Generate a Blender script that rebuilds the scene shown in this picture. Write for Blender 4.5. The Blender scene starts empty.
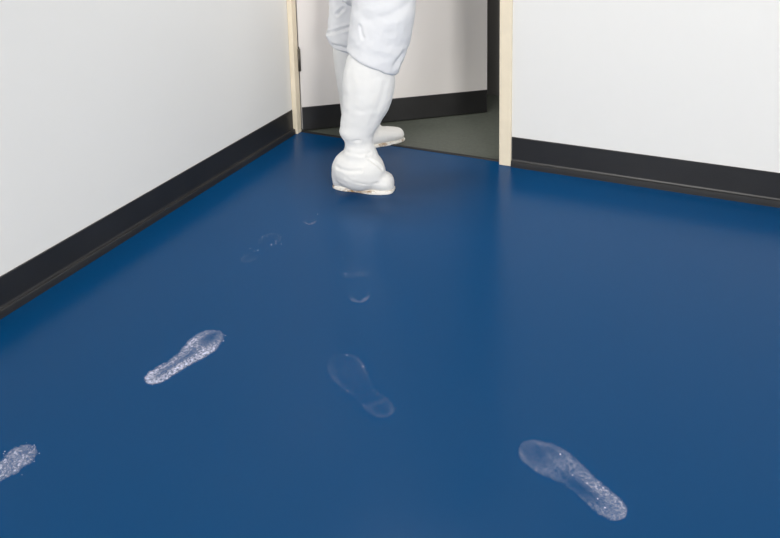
import bpy, bmesh, math, random
from mathutils import Vector, Matrix, noise
from mathutils.bvhtree import BVHTree

S = bpy.context.scene
C = S.collection
V = Vector
rad = math.radians

# ------------------------------------------------------------------ camera
CAM_H = 1.3
F_PX, CX, CY = 805.846, 372.842, 11.453
YAW, PITCH, ROLL = rad(-26.25), rad(11.66), rad(-1.6)
_f0 = V((math.sin(YAW), math.cos(YAW), 0)); _r0 = V((math.cos(YAW), -math.sin(YAW), 0)); _up = V((0, 0, 1))
FWD = math.cos(PITCH) * _f0 - math.sin(PITCH) * _up
_u2 = math.cos(PITCH) * _up + math.sin(PITCH) * _f0
RGT = math.cos(ROLL) * _r0 + math.sin(ROLL) * _u2
UPV = -math.sin(ROLL) * _r0 + math.cos(ROLL) * _u2
cam = bpy.data.cameras.new('camera')
cam.sensor_fit = 'HORIZONTAL'; cam.sensor_width = 36
cam.lens = 36 * F_PX / 780
cam.shift_x = (390 - CX) / 780
cam.shift_y = (CY - 269) / 780
cam.clip_start = .05
co = bpy.data.objects.new('camera', cam); C.objects.link(co)
M4 = Matrix((RGT, UPV, -FWD)).transposed().to_4x4(); M4.translation = V((0, 0, CAM_H))
co.matrix_world = M4
S.camera = co

# ------------------------------------------------------------------ world, lights, exposure
w = bpy.data.worlds.new('world'); S.world = w; w.use_nodes = True
w.node_tree.nodes['Background'].inputs[0].default_value = (.95, .97, 1, 1)
w.node_tree.nodes['Background'].inputs[1].default_value = .3

def area(name, loc, target, sx, sy, power, col=(1, 1, 1)):
    l = bpy.data.lights.new(name, 'AREA'); l.shape = 'RECTANGLE'; l.size = sx; l.size_y = sy
    l.energy = power; l.color = col
    o = bpy.data.objects.new(name, l); C.objects.link(o); o.location = loc
    o.rotation_euler = (V(target) - V(loc)).to_track_quat('-Z', 'Y').to_euler()
    return o

l = area('overhead_light', (-1.25, 2.80, 2.66), (-1.25, 2.76, 0), .6, .2, 8, (1, .97, .93)); l.data.spread = 1.7
l = area('overhead_light', (.9, 2.0, 2.66), (.8, 2.1, 0), 1.0, .6, 4, (1, .97, .93)); l.data.spread = 1.9  # unseen fill added overhead to brighten the back right floor and wall
area('studio_softbox', (2.6, -2.0, 2.2), (-1.2, 3.0, .4), .9, .9, 132, (1, .97, .925))
area('studio_softbox', (-.7, -2.2, 2.1), (-.9, 3.0, .4), .9, .9, 68, (1, .97, .93))
area('corridor_fill', (-.5, 3.5, 2.66), (-.9, 3.6, 0), .8, .3, 11, (1, .97, .92))  # added fill in the unlit corridor, lifts its wall and floor
S.view_settings.view_transform = 'Standard'
S.view_settings.look = 'None'
S.view_settings.gamma = 1
S.view_settings.use_curve_mapping = False
S.view_settings.exposure = .34

# ------------------------------------------------------------------ helpers
def s2l(c):
    return tuple(((x / 255) / 12.92 if x / 255 <= .04045 else ((x / 255 + .055) / 1.055) ** 2.4) for x in c)

def ray_dir(px, py):
    return (px - CX) / F_PX * RGT - (py - CY) / F_PX * UPV + FWD

def ground(px, py, z=0):
    d = ray_dir(px, py); t = (z - CAM_H) / d.z
    return V((0, 0, CAM_H)) + d * t

def on_plane(px, py, ref, n=None):          # the vertical plane through ref facing n
    n = n or _f0
    o = V((0, 0, CAM_H)); d = ray_dir(px, py)
    t = (V(ref) - o).dot(n) / d.dot(n)
    return o + d * t

def mat(name, col, rough=.6, spec=.5, noise_amt=0, noise_scale=20, bump=0, bump_scale=80, **kw):
    m = bpy.data.materials.new(name); m.use_nodes = True
    nt = m.node_tree; b = nt.nodes['Principled BSDF']
    b.inputs['Base Color'].default_value = (*col, 1)
    b.inputs['Roughness'].default_value = rough
    b.inputs['Specular IOR Level'].default_value = spec
    for k, v in kw.items(): b.inputs[k.replace('_', ' ')].default_value = v
    tc = nt.nodes.new('ShaderNodeTexCoord')
    if noise_amt:
        n = nt.nodes.new('ShaderNodeTexNoise'); n.inputs['Scale'].default_value = noise_scale; n.inputs['Detail'].default_value = 4
        nt.links.new(tc.outputs['Object'], n.inputs['Vector'])
        r = nt.nodes.new('ShaderNodeMapRange')
        r.inputs[1].default_value = .3; r.inputs[2].default_value = .7
        r.inputs[3].default_value = 1 - noise_amt; r.inputs[4].default_value = 1 + noise_amt
        nt.links.new(n.outputs['Fac'], r.inputs[0])
        mx = nt.nodes.new('ShaderNodeMix'); mx.data_type = 'RGBA'; mx.blend_type = 'MULTIPLY'
        mx.inputs[0].default_value = 1; mx.inputs[6].default_value = (*col, 1)
        nt.links.new(r.outputs[0], mx.inputs[7]); nt.links.new(mx.outputs[2], b.inputs['Base Color'])
    if bump:
        n = nt.nodes.new('ShaderNodeTexNoise'); n.inputs['Scale'].default_value = bump_scale; n.inputs['Detail'].default_value = 3
        nt.links.new(tc.outputs['Object'], n.inputs['Vector'])
        bp = nt.nodes.new('ShaderNodeBump'); bp.inputs['Strength'].default_value = bump; bp.inputs['Distance'].default_value = .004
        nt.links.new(n.outputs['Fac'], bp.inputs['Height']); nt.links.new(bp.outputs[0], b.inputs['Normal'])
    return m

def link(name, bm, m, parent=None, smooth=False):
    me = bpy.data.meshes.new(name)
    bmesh.ops.recalc_face_normals(bm, faces=bm.faces)
    bm.to_mesh(me); bm.free()
    if smooth:
        for p in me.polygons: p.use_smooth = True
    o = bpy.data.objects.new(name, me); C.objects.link(o)
    if m: me.materials.append(m)
    if parent: o.parent = parent
    return o

def tag(o, label, cat, kind=None, group=None):
    o['label'] = label; o['category'] = cat
    if kind: o['kind'] = kind
    if group: o['group'] = group
    return o

def box(bm, x0, x1, y0, y1, z0, z1, bev=0):
    r = bmesh.ops.create_cube(bm, size=1)
    for v in r['verts']:
        v.co = V(((x0 + x1) / 2 + v.co.x * (x1 - x0), (y0 + y1) / 2 + v.co.y * (y1 - y0), (z0 + z1) / 2 + v.co.z * (z1 - z0)))
    if bev:
        e = list({e for v in r['verts'] for e in v.link_edges})
        bmesh.ops.bevel(bm, geom=e, offset=bev, segments=2, affect='EDGES', profile=.5)

def quad_sheet(bm, pts, thick, n):          # slab from four corners
    n = V(n) * thick
    a = [bm.verts.new(p) for p in pts]; b = [bm.verts.new(V(p) + n) for p in pts]
    bm.faces.new(a); bm.faces.new(b[::-1])
    for i in range(len(a)):
        j = (i + 1) % len(a); bm.faces.new((a[j], a[i], b[i], b[j]))

def extrude_profile(bm, prof, A, B, out):   # prof = (distance out of the wall, height); swept from A to B
    out = V(out); ra = [bm.verts.new(V(A) + out * p + V((0, 0, z))) for p, z in prof]
    rb = [bm.verts.new(V(B) + out * p + V((0, 0, z))) for p, z in prof]
    n = len(prof)
    for i in range(n):
        j = (i + 1) % n; bm.faces.new((ra[i], ra[j], rb[j], rb[i]))
    bm.faces.new(ra[::-1]); bm.faces.new(rb)

# ------------------------------------------------------------------ materials
m_wall = mat('white_wall_paint', (.80, .80, .785), .55, .3, bump=.05, bump_scale=220)
m_ceil = mat('ceiling_darkened', (.3, .3, .3), .8)  # ceiling colour darkened as if unlit, to cut bounce light
m_black = mat('black_vinyl', (.020, .020, .021), .36, .45, noise_amt=.12, noise_scale=9)
m_jamb = mat('cream_painted_frame', s2l((238, 226, 202)), .45, .4, noise_amt=.04, noise_scale=14)
m_door = mat('door_laminate', (.78, .755, .74), .42, .4)
m_corr_floor = mat('grey_green_floor', (.082, .092, .078), .4, .4, noise_amt=.15, noise_scale=60)
m_corr_wall = mat('corridor_grey', (.24, .235, .23), .7, .3)
m_steel = mat('hinge_bronze', (.10, .09, .075), .4, .5, Metallic=.6)
m_thresh = mat('threshold_black', (.012, .012, .013), .5, .4)
m_suit = mat('white_coverall_fabric', (.80, .81, .83), .85, .2, bump=.12, bump_scale=60)
m_boot = mat('white_boot_fabric', (.84, .84, .825), .8, .2, bump=.1, bump_scale=70)
m_skin = mat('skin', (.56, .33, .24), .5, .4)

def sole_mat():
    m = mat('boot_sole', (.82, .77, .68), .6)
    nt = m.node_tree; b = nt.nodes['Principled BSDF']
    tc = nt.nodes.new('ShaderNodeTexCoord')
    n = nt.nodes.new('ShaderNodeTexNoise'); n.inputs['Scale'].default_value = 38; n.inputs['Detail'].default_value = 5
    nt.links.new(tc.outputs['Object'], n.inputs['Vector'])
    r = nt.nodes.new('ShaderNodeValToRGB')
    r.color_ramp.elements[0].position = .52; r.color_ramp.elements[0].color = (.84, .82, .77, 1)
    r.color_ramp.elements[1].position = .68; r.color_ramp.elements[1].color = (.33, .20, .09, 1)
    nt.links.new(n.outputs['Fac'], r.inputs[0]); nt.links.new(r.outputs[0], b.inputs['Base Color'])
    return m
m_sole = sole_mat()

def floor_mat():
    m = mat('blue_tacky_floor', (.0002, .0475, .147), .24, .125)
    nt = m.node_tree; b = nt.nodes['Principled BSDF']
    tc = nt.nodes.new('ShaderNodeTexCoord')
    n = nt.nodes.new('ShaderNodeTexNoise'); n.inputs['Scale'].default_value = 260; n.inputs['Detail'].default_value = 2
    nt.links.new(tc.outputs['Object'], n.inputs['Vector'])
    bp = nt.nodes.new('ShaderNodeBump'); bp.inputs['Strength'].default_value = .08; bp.inputs['Distance'].default_value = .001
    nt.links.new(n.outputs['Fac'], bp.inputs['Height']); nt.links.new(bp.outputs[0], b.inputs['Normal'])
    n2 = nt.nodes.new('ShaderNodeTexNoise'); n2.inputs['Scale'].default_value = 3.5; n2.inputs['Detail'].default_value = 4
    nt.links.new(tc.outputs['Object'], n2.inputs['Vector'])
    r = nt.nodes.new('ShaderNodeMapRange'); r.inputs[3].default_value = .21; r.inputs[4].default_value = .27
    nt.links.new(n2.outputs['Fac'], r.inputs[0]); nt.links.new(r.outputs[0], b.inputs['Roughness'])
    return m
m_floor = floor_mat()

# ------------------------------------------------------------------ the setting
X0, Y0 = -1.917, 3.024          # inside corner of left wall and door wall
XR, YB, ZC = 3.3, -2.6, 2.7
DX0, DX1 = X0 + .026, -.928        # clear opening between the jambs
DH = 2.08
WT = .12
CYB = 3.9                      # corridor's far wall
B_H = .122
bm = bmesh.new(); box(bm, X0 - .1, XR + .1, YB - .1, Y0 + .026, -.08, 0)
fl = tag(link('floor', bm, m_floor), 'glossy deep blue floor of the room with dusty footprints', 'floor', 'structure')
bm = bmesh.new(); box(bm, X0 - .9, 1.2, Y0 + .026, CYB + .1, -.08, -.001)
tag(link('floor_corridor', bm, m_corr_floor), 'dark grey green floor beyond the doorway', 'floor', 'structure')
bm = bmesh.new(); box(bm, X0 - .1, X0, YB - .1, Y0 + WT, 0, ZC)
tag(link('wall_left', bm, m_wall), 'white wall left of the doorway with a black baseboard', 'wall', 'structure')
bm = bmesh.new(); box(bm, DX1 + .03, XR, Y0, Y0 + WT, 0, ZC); box(bm, X0, DX1 + .03, Y0, Y0 + WT, DH + .02, ZC)
tag(link('wall_back', bm, m_wall), 'white wall right of the doorway with a black baseboard', 'wall', 'structure')
bm = bmesh.new(); box(bm, XR, XR + .1, YB - .1, Y0 + WT, 0, ZC)
tag(link('wall_right', bm, m_wall), 'white wall on the right side outside the view', 'wall', 'structure')
bm = bmesh.new(); box(bm, X0 - .1, XR + .1, YB - .1, Y0 + WT, ZC, ZC + .08)
tag(link('ceiling', bm, m_ceil), 'ceiling over the room, darkened to cut bounce light', 'ceiling', 'structure')
bm = bmesh.new(); box(bm, X0 - .9, 1.2, CYB, CYB + .1, 0, ZC)
box(bm, 1.1, 1.2, Y0 + WT, CYB, 0, ZC); box(bm, X0 - .9, X0 - .8, Y0 + WT, CYB, 0, ZC); box(bm, X0 - .9, X0 - .1, Y0 + .05, Y0 + WT, 0, ZC)
box(bm, X0 - .9, 1.2, Y0 + WT, CYB, ZC, ZC + .08)
tag(link('wall_corridor', bm, m_corr_wall), 'dim dark grey wall behind the open door', 'wall', 'structure')

# black cove baseboards: flat face, rounded toe with a lip on the floor
def bb_prof(h):
    p = [(0, 0), (0, h), (.002, h), (.004, h - .002), (.004, .030)]
    p += [(.006, .0245), (.0125, .0235), (.0145, .021), (.016, .012), (.017, 0)]
    return p
bm = bmesh.new(); extrude_profile(bm, bb_prof(.116), (X0, YB, 0), (X0, Y0 - .002, 0), (1, 0, 0))
tag(link('baseboard_left', bm, m_black), 'black vinyl baseboard along the foot of the left wall', 'baseboard', 'structure')
bm = bmesh.new(); extrude_profile(bm, bb_prof(.125), (DX1 + .052, Y0, 0), (XR, Y0, 0), (0, -1, 0))
tag(link('baseboard_back', bm, m_black), 'black vinyl baseboard along the wall right of the doorway', 'baseboard', 'structure')

# door frame: jambs with a stop, head
bm = bmesh.new()
box(bm, X0 + .001, DX0, Y0 - .012, Y0 + .026, 0, DH, .003)
box(bm, DX1, DX1 + .05, Y0 - .012, Y0 + WT + .012, 0, DH, .003)
box(bm, X0 + .001, DX1 + .05, Y0 - .012, Y0 + WT + .012, DH, DH + .05, .003)
tag(link('trim_1', bm, m_jamb), 'cream painted frame around the doorway', 'door frame', 'structure')
bm = bmesh.new()
extrude_profile(bm, [(-.004, 0), (-.004, .001), (.0, .0035), (.012, .0035), (.016, .001), (.016, 0)], (DX0, Y0 + .022, 0), (DX1, Y0 + .022, 0), (0, 1, 0))
tag(link('trim_2', bm, m_thresh), 'thin black threshold strip between the blue and grey floors', 'threshold', 'structure')

# open door leaf with black kick plate and hinges
HP = V((-1.893, Y0 + .036, 0)); LE = V((-1.178, 3.628, 0))
dv = (LE - HP).normalized(); LEN = (LE - HP).length
dn = V((dv.y, -dv.x, 0))                      # face toward the room
door = bpy.data.objects.new('door_1', None); C.objects.link(door); door.location = HP
door.rotation_euler = (0, 0, math.atan2(dv.y, dv.x))
tag(door, 'white door standing open into the dim corridor, black kick plate along its foot', 'door', 'structure')
bm = bmesh.new(); box(bm, 0, LEN, 0, .042, .006, DH - .01, .002); link('door_panel', bm, m_door, door)
bm = bmesh.new(); box(bm, .002, LEN - .002, -.004, .0005, .004, .116, .0015); link('kick_plate', bm, m_black, door)
for z in (.345, 1.05, 1.80):
    bm = bmesh.new()
    bmesh.ops.create_cone(bm, cap_ends=True, segments=16, radius1=.0075, radius2=.0075, depth=.105, matrix=Matrix.Translation((-.002, -.009, z)))
    bmesh.ops.create_cone(bm, cap_ends=True, segments=16, radius1=.0055, radius2=.003, depth=.012, matrix=Matrix.Translation((-.002, -.009, z + .057)))
    box(bm, -.002, .006, -.006, .001, z - .05, z + .05)
    link('hinge', bm, m_steel, door, True)
bm = bmesh.new()
bmesh.ops.create_cone(bm, cap_ends=True, segments=24, radius1=.028, radius2=.026, depth=.012, matrix=Matrix.Translation((LEN - .07, -.006, 1.0)) @ Matrix.Rotation(rad(90), 4, 'X'))
bmesh.ops.create_cone(bm, cap_ends=True, segments=16, radius1=.01, radius2=.01, depth=.05, matrix=Matrix.Translation((LEN - .07, -.03, 1.0)) @ Matrix.Rotation(rad(90), 4, 'X'))
box(bm, LEN - .18, LEN - .06, -.062, -.046, .99, 1.01, .004)
link('door_handle', bm, m_steel, door)

# ------------------------------------------------------------------ person walking through the doorway
def loft(bm, secs, n=28):                     # secs: (centre, axis a, axis b) rings, capped
    rings = []
    for c, a, b in secs:
        rings.append([bm.verts.new(V(c) + V(a) * math.cos(2 * math.pi * k / n) + V(b) * math.sin(2 * math.pi * k / n)) for k in range(n)])
    for r0, r1 in zip(rings, rings[1:]):
        for k in range(n):
            j = (k + 1) % n; bm.faces.new((r0[k], r0[j], r1[j], r1[k]))
    bm.faces.new(rings[0][::-1]); bm.faces.new(rings[-1])

def dense(keys, n):                           # smooth interpolation of key tuples
    out = []
    m = len(keys) - 1
    for i in range(n + 1):
        t = i / n * m; k = min(int(t), m - 1); u = t - k
        p0, p1, p2, p3 = keys[max(k - 1, 0)], keys[k], keys[k + 1], keys[min(k + 2, m)]
        out.append(tuple(.5 * (2 * b + (c - a) * u + (2 * a - 5 * b + 4 * c - d) * u * u + (3 * b - a - 3 * c + d) * u ** 3) for a, b, c, d in zip(p0, p1, p2, p3)))
    return out

def px_tube(bm, keys, ref, flat=.8, n=24, depth=None):
    """limb sections given by their left and right edge, standing on the upright plane through ref"""
    secs = []
    for k in dense(keys, n):
        L = on_plane(k[0], k[1], ref); R = on_plane(k[2], k[3], ref)
        a = (R - L) / 2; c = (R + L) / 2
        b = a.cross(_f0).cross(a).normalized()
        dp = depth if depth else a.length * flat
        secs.append((c, a, b * dp))
    loft(bm, secs)

def tube(bm, pts, radii, n=14):               # chain of round sections with rounded ends
    pts = [V(p) for p in pts]; secs = []
    for i, p in enumerate(pts):
        t = (pts[min(i + 1, len(pts) - 1)] - pts[max(i - 1, 0)]).normalized()
        a = t.orthogonal().normalized(); b = t.cross(a)
        if i == 0:
            for s, q in ((-.95, .3), (-.6, .8)): secs.append((p + t * s * radii[i], a * radii[i] * q, b * radii[i] * q))
        secs.append((p, a * radii[i], b * radii[i]))
        if i == len(pts) - 1:
            for s, q in ((.6, .8), (.95, .3)): secs.append((p + t * s * radii[i], a * radii[i] * q, b * radii[i] * q))
    # keep ring orientation steady
    fixed = [secs[0]]
    for c, a, b in secs[1:]:
        pa = fixed[-1][1]; nrm = a.cross(b).normalized()
        if nrm.length == 0: nrm = V((0, 0, 1))
        a2 = (pa - nrm * pa.dot(nrm))
        a2 = a2.normalized() * a.length if a2.length > 1e-6 else a
        b2 = nrm.cross(a2).normalized() * b.length
        fixed.append((c, a2, b2))
    loft(bm, fixed, n)

def ellipsoid(bm, c, r, rot=None):
    m = Matrix.Translation(V(c)) @ (rot or Matrix.Identity(4)) @ Matrix.Diagonal((*r, 1))
    bmesh.ops.create_uvsphere(bm, u_segments=24, v_segments=16, radius=1, matrix=m)

def fuse(bm, voxel, smooth=4):                # union of closed lumps as one skin, returned as bmesh
    me = bpy.data.meshes.new('tmp'); bmesh.ops.recalc_face_normals(bm, faces=bm.faces); bm.to_mesh(me); bm.free()
    o = bpy.data.objects.new('tmp', me); C.objects.link(o)
    md = o.modifiers.new('r', 'REMESH'); md.mode = 'VOXEL'; md.voxel_size = voxel
    if smooth:
        sm = o.modifiers.new('s', 'SMOOTH'); sm.factor = .5; sm.iterations = smooth
    bpy.context.view_layer.update()
    dg = bpy.context.evaluated_depsgraph_get()
    me2 = bpy.data.meshes.new_from_object(o.evaluated_get(dg))
    out = bmesh.new(); out.from_mesh(me2)
    bpy.data.objects.remove(o); bpy.data.meshes.remove(me); bpy.data.meshes.remove(me2)
    return out

def seg_dist(p, a, b):
    ab = b - a; t = max(0, min(1, (p - a).dot(ab) / max(ab.length_squared, 1e-9)))
    return (p - a - ab * t).length

def wrinkle(bm, amp, scale, stretch=(1, 1, 1), zmin=-1, seed=0):
    bm.normal_update()
    mv = []
    for v in bm.verts:
        if v.co.z < zmin: continue
        p = V((v.co.x * scale * stretch[0], v.co.y * scale * stretch[1], v.co.z * scale * stretch[2])) + V((seed, seed * 1.7, 0))
        h = noise.noise(p) + .5 * noise.noise(p * 2.1)
        mv.append((v, v.normal * h * amp))
    for v, d in mv: v.co += d

def creases(bm, lines, ref):                  # folds pressed into the cloth: (pixel polyline, depth, half width)
    bm.normal_update(); mv = []
    tree = BVHTree.FromBMesh(bm)
    o = V((0, 0, CAM_H))
    for pl, dep, wid in lines:
        pts = []
        for px, py in pl:
            d = ray_dir(px, py).normalized(); hit = tree.ray_cast(o, d)
            if hit[0]: pts.append(hit[0])
        if len(pts) < 2: continue
        for v in bm.verts:
            dd = min(seg_dist(v.co, a, b) for a, b in zip(pts, pts[1:]))
            if dd < wid * 4:
                g = math.exp(-(dd / wid) ** 2) - .3 * math.exp(-((dd - 2.2 * wid) / wid) ** 2)
                mv.append((v, -v.normal * dep * g))
    for v, d in mv: v.co += d

NREF = V((-1.345, 2.575, 0)); FREF = V((-1.50, 3.03, 0)); PREF = V((-1.42, 2.78, 0))
HEAD = V((math.cos(rad(52)), math.sin(rad(52)), 0)); LEFT = V((-HEAD.y, HEAD.x, 0))

def boot(keys, ref, heel, toe, width, blouse, seed, foot_h=.085):
    bm = bmesh.new()
    px_tube(bm, keys, ref, .84, 30)
    d = (toe - heel).normalized(); L = (toe - heel).length; s = V((-d.y, d.x, 0))
    prof = [(0.0, .35, .075, .030), (.02, .72, .09, .050), (.08, .88, .098, .060), (.20, .90, .098, .062), (.38, .88, .090, .060),
            (.55, .95, .076, .055), (.72, 1.0, .068, .05), (.86, .95, .062, .045), (.95, .72, .054, .035), (1.0, .28, .040, .022)]
    secs = []
    for t, wd, top, _ in prof:
        top *= foot_h / .085; zc = (.006 + top) / 2
        secs.append((heel + d * L * t + V((0, 0, zc)), s * width / 2 * wd, V((0, 0, (top - .006) / 2 * 1.12))))
    loft(bm, secs)
    if blouse:
        c, rx, ry, rz = blouse
        ellipsoid(bm, c, (rx, ry, rz), Matrix.Rotation(math.atan2(d.y, d.x), 4, 'Z'))
    bm = fuse(bm, .006, 14)
    wrinkle(bm, .0022, 14, (1, 1, 1.6), .05, seed)
    wrinkle(bm, .0006, 45, (1, 1, 1), .02, seed + 3)
    for v in bm.verts:
        if v.co.z < .006: v.co.z = .006
    sb = bmesh.new(); ring = []
    N = 48
    for k in range(N):                         # sole outline: narrow waist, rounded heel and toe
        a = 2 * math.pi * k / N; u = (1 - math.cos(a)) / 2
        wd = max(1e-3, math.sin(a if a < math.pi else 2 * math.pi - a)) ** .55 * (.84 + .22 * u - .14 * math.exp(-((u - .42) / .15) ** 2))
        ring.append(heel + d * L * (-.01 + 1.02 * u) + s * width * .5 * wd * (1 if a < math.pi else -1))
    def lay(z, k): return [sb.verts.new(((p - (heel + d * L * .5)) * k + heel + d * L * .5) + V((0, 0, z))) for p in ring]
    Ls = [lay(.0005, .985), lay(.002, .995), lay(.008, .995), lay(.011, .97)]
    for r0, r1 in zip(Ls, Ls[1:]):
        for k in range(N): sb.faces.new((r0[k], r0[(k + 1) % N], r1[(k + 1) % N], r1[k]))
    sb.faces.new(Ls[0][::-1]); sb.faces.new(Ls[-1])
    return bm, sb

# --- body: one continuous skin from head to feet
pel = on_plane(371, -44, PREF)
heelN, toeN = ground(334, 186), ground(394, 191)
heelF, toeF = ground(349, 150), ground(403, 138.5)
def axis(px, py, ref): return on_plane(px, py, ref)
ankN = axis(359, 146, NREF); kneeN = axis(371, 70, NREF); ankF = axis(357, 112, FREF); kneeF = axis(349, 30, FREF)
hipR = pel - LEFT * .09; hipL = pel + LEFT * .09
chest = pel + V((0, 0, .40)) + HEAD * .03; neck = pel + V((0, 0, .56)) + HEAD * .045; headc = neck + V((0, 0, .155)) + HEAD * .03
shR = chest + V((0, 0, .10)) - LEFT * .19; shL = chest + V((0, 0, .10)) + LEFT * .19
elR = shR + V((0, 0, -.28)) - LEFT * .05 + HEAD * .05; elL = shL + V((0, 0, -.28)) + LEFT * .05 + HEAD * .0
wrR = elR + V((0, 0, -.19)) + HEAD * .16; wrL = elL + V((0, 0, -.17)) + HEAD * .18
bm = bmesh.new()
tube(bm, [pel + V((0, 0, -.04)), pel + V((0, 0, .10)), pel + V((0, 0, .22)) + HEAD * .01, chest, chest + V((0, 0, .1))], [.14, .135, .125, .145, .11], 20)
tube(bm, [shR, chest + V((0, 0, .12)), shL], [.06, .09, .06]); tube(bm, [chest + V((0, 0, .1)), neck, headc - V((0, 0, .06))], [.07, .055, .055])
ellipsoid(bm, headc, (.078, .098, .118), Matrix.Rotation(math.atan2(HEAD.y, HEAD.x) - rad(90), 4, 'Z'))
ellipsoid(bm, headc + HEAD * .045 - V((0, 0, .06)), (.055, .055, .06))
tube(bm, [headc + HEAD * .09 + V((0, 0, .02)), headc + HEAD * .112 - V((0, 0, .02))], [.009, .014])
tube(bm, [headc + HEAD * .088 + LEFT * .022 - V((0, 0, .062)), headc + HEAD * .094 - V((0, 0, .06)), headc + HEAD * .088 - LEFT * .022 - V((0, 0, .062))], [.007, .009, .007])
for s in (-1, 1):
    ellipsoid(bm, headc + LEFT * s * .08, (.02, .02, .032))
    ellipsoid(bm, headc + HEAD * .086 + LEFT * s * .032 + V((0, 0, .012)), (.014, .014, .01))
for h, k, a, hl, te in ((hipR, kneeN, ankN, heelN, toeN), (hipL, kneeF, ankF, heelF, toeF)):
    tube(bm, [h, (h + k) / 2, k, (k * .65 + a * .35), a, hl + (te - hl) * .25 + V((0, 0, .05))], [.086, .068, .047, .044, .034, .03])
    tube(bm, [hl + (te - hl) * .16 + V((0, 0, .045)), hl + (te - hl) * .6 + V((0, 0, .04)), hl + (te - hl) * .88 + V((0, 0, .035))], [.03, .032, .022])
for sgn, sh, el, wr in ((-1, shR, elR, wrR), (1, shL, elL, wrL)):
    tube(bm, [sh, (sh + el) / 2, el, (el + wr) / 2, wr], [.055, .048, .04, .036, .027])
    f = (wr - el).normalized(); out = LEFT * sgn; pn = f.cross(out)
    palm = wr + f * .055
    tube(bm, [wr, wr + f * .03 + V((0, 0, .012)), palm + f * .03 + V((0, 0, .012))], [.024, .022, .018])
    tube(bm, [wr, wr + f * .03 - V((0, 0, .016)), palm + f * .03 - V((0, 0, .02))], [.024, .022, .018])
    inn = -out
    for i, ln in enumerate((.068, .078, .072, .055)):
        b0 = palm + f * .03 + V((0, 0, .026 - i * .019))
        tube(bm, [b0, b0 + f * ln * .45 + inn * .006, b0 + f * ln * .78 + inn * .024, b0 + f * ln * .9 + inn * .042], [.0095, .009, .0085, .008], 10)
    t0 = wr + f * .025 + V((0, 0, .022))
    tube(bm, [t0, t0 + f * .03 + V((0, 0, .026)) + inn * .012, t0 + f * .06 + V((0, 0, .034)) + inn * .03], [.013, .011, .009], 10)
bm = fuse(bm, .0065, 3)
person = link('person', bm, m_skin, None, True)
tag(person, 'person in a white coverall and boots walking out through the open doorway', 'person')

# --- coverall: trouser legs bloused over the boots, torso, sleeves, hood
bm = bmesh.new()
near_leg = [(348, 52, 397, 73), (346, 49, 399, 71.5), (347.5, 42, 402, 62), (349, 33, 408, 47), (350, 20, 413, 28), (351, 5, 416, 8), (350, -15, 417, -15), (346, -45, 416, -45), (350, -66, 408, -66), (358, -84, 392, -84)]
px_tube(bm, near_leg, NREF, .98, 26)
far_leg = [(336, 45, 362, 54), (332, 45.5, 364, 54), (328, 40, 366, 48), (326.5, 35.5, 368, 40), (328.5, 30, 369, 33), (327.5, 24, 371, 25), (328, 12, 373, 12), (330, -10, 376, -10), (333, -45, 384, -45), (338, -66, 382, -66), (346, -84, 376, -84)]
px_tube(bm, far_leg, FREF - _f0 * .12, .85, 26)
tube(bm, [pel + V((0, 0, -.06)), pel + V((0, 0, .10)), pel + V((0, 0, .24)) + HEAD * .01, chest, chest + V((0, 0, .11))], [.165, .17, .165, .175, .13], 24)
tube(bm, [shR, chest + V((0, 0, .12)), shL], [.085, .115, .085])
for sh, el, wr in ((shR, elR, wrR), (shL, elL, wrL)):
    tube(bm, [sh, (sh + el) / 2, el, (el + wr) / 2, wr * .97 + el * .03], [.085, .076, .068, .062, .045])
suit = fuse(bm, .0065, 4)
wrinkle(suit, .006, 7, (1, 1, 1.5), -1, 5)
wrinkle(suit, .0025, 22, (1, 1, 1.4), -1, 9)
creases(suit, [([(327, 33.5), (333, 32.5), (341, 30), (349, 27.5)], .013, .0055), ([(346, -4), (345.5, 3), (343, 9), (337, 14.5)], .012, .0055),
               ([(360, 26), (361, 32), (363, 38)], .006, .0055),
               ([(334, 45.5), (341, 47), (346, 48.5)], .009, .006), ([(411, 40), (402, 55), (396, 64)], .006, .012), ([(366, 20), (392, 14), (408, 4)], .004, .014)], None)
link('coverall', suit, m_suit, person, True)
bm = bmesh.new()
ellipsoid(bm, headc - HEAD * .012 + V((0, 0, .012)), (.098, .112, .135), Matrix.Rotation(math.atan2(HEAD.y, HEAD.x) - rad(90), 4, 'Z'))
tube(bm, [chest + V((0, 0, .13)), neck + V((0, 0, -.01)), headc - V((0, 0, .04)) - HEAD * .02], [.125, .085, .088])
bm = fuse(bm, .007, 5)
gone = [v for v in bm.verts if (v.co - (headc + HEAD * .13 - V((0, 0, .015)))).length < .098]   # face opening
bmesh.ops.delete(bm, geom=gone, context='VERTS')
link('hood', bm, m_suit, person, True)

# --- boots
nk = [(356, 40, 388, 52), (352, 50, 391, 62), (347, 58, 394, 70), (343, 74, 395.5, 80), (342, 90, 394, 92), (342, 105, 390.5, 105), (341, 117, 384, 117), (340, 127, 378, 127), (338.5, 132, 375, 132),
      (343, 138.5, 373, 138), (344.5, 144, 373.5, 144), (343.5, 150, 377, 150), (341, 157, 378, 158), (342, 166, 376, 166), (343, 176, 375, 176)]
c = on_plane(358.5, 169, NREF)
up, so = boot(nk, NREF, heelN, toeN, .108, (c, .106, .074, .085), 1, .098)
creases(up, [([(343, 138), (358, 140.5), (373, 138)], .005, .0045), ([(337, 167), (348, 171.5), (361, 171)], .005, .005), ([(367, 157), (375, 163), (382, 169)], .005, .005),
             ([(347, 152), (360, 155), (370, 153)], .004, .005), ([(350, 72), (353, 95), (351, 118)], .0012, .01), ([(385, 84), (379, 105), (371, 124)], .0018, .01), ([(346, 178), (362, 184), (378, 183)], .003, .004)], None)
b1 = link('boot_cover', up, m_boot, person, True); b1['label'] = 'tall white boot cover on the nearer foot'
o = link('sole', so, m_sole, b1, True); o['label'] = 'dirty tan edged sole'
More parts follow.
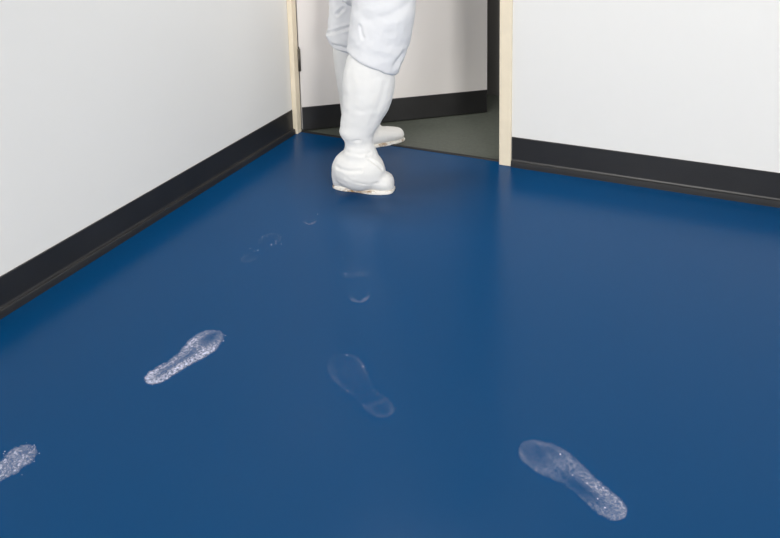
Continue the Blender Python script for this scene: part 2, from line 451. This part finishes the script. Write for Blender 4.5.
fk = [(338, 38, 364, 45), (333, 45, 364, 50), (333.5, 60, 364, 62), (336, 78, 365, 78), (339, 98, 368, 98), (341, 112, 372, 110), (343, 122, 377, 120), (345, 132, 380, 130), (347, 141, 378, 140)]
c = on_plane(362, 128, FREF)
up, so = boot(fk, FREF, heelF, toeF, .100, (c, .088, .06, .055), 7, .082)
b2 = link('boot_cover', up, m_boot, person, True); b2['label'] = 'white boot cover on the farther foot, stepping over the threshold'
link('sole', so, m_sole, b2, True)

# ------------------------------------------------------------------ dusty footprints on the floor
def dust_mat():
    m = bpy.data.materials.new('dust'); m.use_nodes = True; nt = m.node_tree
    b = nt.nodes['Principled BSDF']; out = nt.nodes['Material Output']
    b.inputs['Base Color'].default_value = (.66, .68, .84, 1); b.inputs['Roughness'].default_value = .9
    b.inputs['Specular IOR Level'].default_value = .1
    at = nt.nodes.new('ShaderNodeAttribute'); at.attribute_name = 'dust'
    tc = nt.nodes.new('ShaderNodeTexCoord')
    n1 = nt.nodes.new('ShaderNodeTexNoise'); n1.inputs['Scale'].default_value = 130; n1.inputs['Detail'].default_value = 6; n1.inputs['Roughness'].default_value = .75
    nt.links.new(tc.outputs['Object'], n1.inputs['Vector'])
    mr = nt.nodes.new('ShaderNodeMapRange'); mr.inputs[1].default_value = .40; mr.inputs[2].default_value = .68; mr.inputs[3].default_value = .25; mr.inputs[4].default_value = 1.35
    nt.links.new(n1.outputs['Fac'], mr.inputs[0])
    mu = nt.nodes.new('ShaderNodeMath'); mu.operation = 'MULTIPLY'; mu.use_clamp = True
    nt.links.new(at.outputs['Fac'], mu.inputs[0]); nt.links.new(mr.outputs[0], mu.inputs[1])
    tr = nt.nodes.new('ShaderNodeBsdfTransparent'); mx = nt.nodes.new('ShaderNodeMixShader')
    nt.links.new(mu.outputs[0], mx.inputs[0]); nt.links.new(tr.outputs[0], mx.inputs[1]); nt.links.new(b.outputs[0], mx.inputs[2])
    nt.links.new(mx.outputs[0], out.inputs['Surface'])
    return m
m_dust = dust_mat()

def halfwidths(t):                             # sole outline, heel t=0 to toe t=1: outer and arch side
    key = [(0, .0, .0), (.02, .016, .016), (.06, .026, .026), (.14, .033, .031), (.24, .034, .029), (.36, .036, .026), (.48, .041, .027), (.6, .046, .036), (.72, .047, .045), (.82, .042, .046), (.9, .033, .042), (.96, .021, .029), (1, 0, .006)]
    for (a, b, c), (d, e, f) in zip(key, key[1:]):
        if t <= d:
            u = (t - a) / (d - a); return b + (e - b) * u, c + (f - c) * u
    return 0, 0

def gb(x, m, s): return math.exp(-((x - m) / s) ** 2)

def footprint(heel_px, toe_px, label, pattern, arch=1, width=1.0, specks=0, seed=0, z=.0008, erode=.006):
    h, t = ground(*heel_px), ground(*toe_px); d = t - h; L = d.length; d.normalize()
    rng = random.Random(seed)
    NU, NV = 110, 44
    bm = bmesh.new(); lay = bm.verts.layers.float_color.new('dust'); grid = []
    for i in range(NU + 1):
        u = i / NU; wo, wa = halfwidths(u); row = []
        for j in range(NV + 1):
            q = j / NV * 2 - 1                 # -1 outer .. 1 arch side
            v = (q * wa if q > 0 else q * wo) * width * L / .265
            vt = bm.verts.new((u * L, v * arch, 0))
            e = max(0, 1 - abs(q)) * (wa if q > 0 else wo) * L
            endd = min(u, 1 - u) * L
            rim = min(e if e > 0 else 0, endd)
            nz = noise.noise(V((u * 9 + seed, q * 3, 0))) * .5 + .5
            nf = noise.noise(V((u * 40 + seed, q * 12, 3))) * .5 + .5
            dd = pattern(u, q, rim, nz, nf)
            ns = noise.noise(V((u * 26 + seed * 3, q * 2, 9))) * .5 + .5
            edge = max(0, min(1, (rim - erode * max(0, ns - .4)) / .0025))
            edge = edge * edge * (3 - 2 * edge)
            dd = max(0, min(1, dd * edge))
            vt[lay] = (dd, dd, dd, 1); row.append(vt)
        grid.append(row)
    for i in range(NU):
        for j in range(NV): bm.faces.new((grid[i][j], grid[i + 1][j], grid[i + 1][j + 1], grid[i][j + 1]))
    bmesh.ops.remove_doubles(bm, verts=bm.verts, dist=1e-6)
    for _ in range(specks):                    # crumbs shaken off around the print
        u = rng.random(); wo, wa = halfwidths(u); q = rng.uniform(-1.15, 1.15)
        c = V((u * L, (q * wa if q > 0 else q * wo) * arch, .0004)); r = rng.uniform(.0008, .0022)
        vs = [bm.verts.new(c + V((math.cos(a) * r * rng.uniform(.7, 1.2), math.sin(a) * r * rng.uniform(.7, 1.2), 0))) for a in (0, 1.05, 2.1, 3.14, 4.2, 5.2)]
        top = bm.verts.new(c + V((0, 0, r * .5)))
        for v in vs + [top]: v[lay] = (1, 1, 1, 1)
        for a, b in zip(vs, vs[1:] + vs[:1]): bm.faces.new((a, b, top))
    o = link('footprint', bm, m_dust)
    o.location = (h.x, h.y, z); o.rotation_euler = (0, 0, math.atan2(d.y, d.x))
    tag(o, label, 'footprint', group='dusty shoe prints on the blue floor')
    return o

def p_bright(u, q, rim, nz, nf):
    line = .5 * math.exp(-((rim - .004) / .0035) ** 2) * (.35 + .9 * nf)
    heel = gb(u, .06, .1) * (.18 + .3 * nf) + .8 * gb(u, .13, .09) * gb(q, .75, .3) * nf
    band = gb(q, -.5, .38) * gb(u, .36, .17) * (.1 + 1.5 * nf * nf)
    ball = gb(u, .66, .11) * (.05 + 1.7 * nz * nf * nf + .25 * gb(q, -.5, .4))
    void = 1 - .97 * gb(q, .18, .42) * gb(u, .40, .2)
    toe = 1 - .65 * max(0, (u - .78) / .22)
    return (line + heel + band + ball * void) * toe + .03
def p_edge(u, q, rim, nz, nf):
    return ((.2 + 1.1 * nf * nf) * (.4 + .8 * nz) * (1 if u < .85 else .7) + .2 * math.exp(-(rim / .006) ** 2)) * .85
def p_right(u, q, rim, nz, nf):
    heel = gb(u, .05, .19) * (.15 + .16 * nf) + .22 * math.exp(-(rim / .006) ** 2) * (1 if u < .35 else .35)
    band = gb(q, -.45, .5) * gb(u, .36, .22) * (.12 + .42 * nf)
    ball = gb(u, .66, .13) * (.06 + .2 * nz)
    void = 1 - .97 * gb(q, .3, .5) * gb(u, .38, .17)
    toe = math.exp(-(rim / .009) ** 2) * gb(u, .92, .1) * .22 * nz
    return .85 * (heel + band + ball + toe) * (void if -.25 < q < .8 else 1) + .012
def p_faint(u, q, rim, nz, nf):
    rimb = math.exp(-(rim / .004) ** 2) * (.20 * gb(u, .0, .15) + .20 * gb(u, .72, .2) * (.1 + nz))
    return .75 * rimb * (.25 + 1.1 * nf) + .09 * gb(u, .2, .03) * nf + .02 * nz * gb(u, .7, .25) + .004
def p_faint_b(u, q, rim, nz, nf):
    return .36 * math.exp(-(rim / .0035) ** 2) * gb(u, 0, .10) + .9 * gb(u, .58, .05) * max(0, nf - .58) * 2 + .01 * gb(u, .75, .1) * nz
def p_faint_c(u, q, rim, nz, nf):
    return .40 * math.exp(-(rim / .004) ** 2) * (gb(u, .85, .2) * max(0, nf - .4) * 2 + .5 * gb(u, .1, .12) * nf)
def p_faint_d(u, q, rim, nz, nf):
    return .42 * math.exp(-(rim / .004) ** 2) * gb(u, 0, .09)

footprint((146, 384), (222, 331), 'brightest white dusty footprint, left of centre, toe pointing up toward the door', p_bright, 1, 1.15, 26, 1, erode=.0025)
footprint((-42, 497), (37, 447), 'dense white footprint cut off by the left edge of the photo', p_edge, 1, 1.4, 30, 2, erode=.004)
footprint((625, 519), (524, 441), 'pale dusty footprint with a solid heel at the lower right of the floor', p_right, 1, 1.15, 8, 3, erode=.0015)
footprint((389, 417), (334, 355), 'faint outlined footprint in the middle of the floor, lower of the two faint ones', p_faint, -1, 1.12, 6, 4, erode=.001)
footprint((361, 303), (347, 257), 'faint footprint below the walking person, only its heel arc and a few flecks showing', p_faint_b, 1, 1.1, 4, 5, erode=0)
footprint((243, 263), (278, 233), 'barely visible footprint left of the person, scattered flecks beyond the bright print', p_faint_c, 1, 1.1, 9, 6, erode=0)
footprint((310, 225), (309, 196), 'tiny arc of a footprint just left of the nearer boot', p_faint_d, 1, 1.0, 1, 7, erode=0)
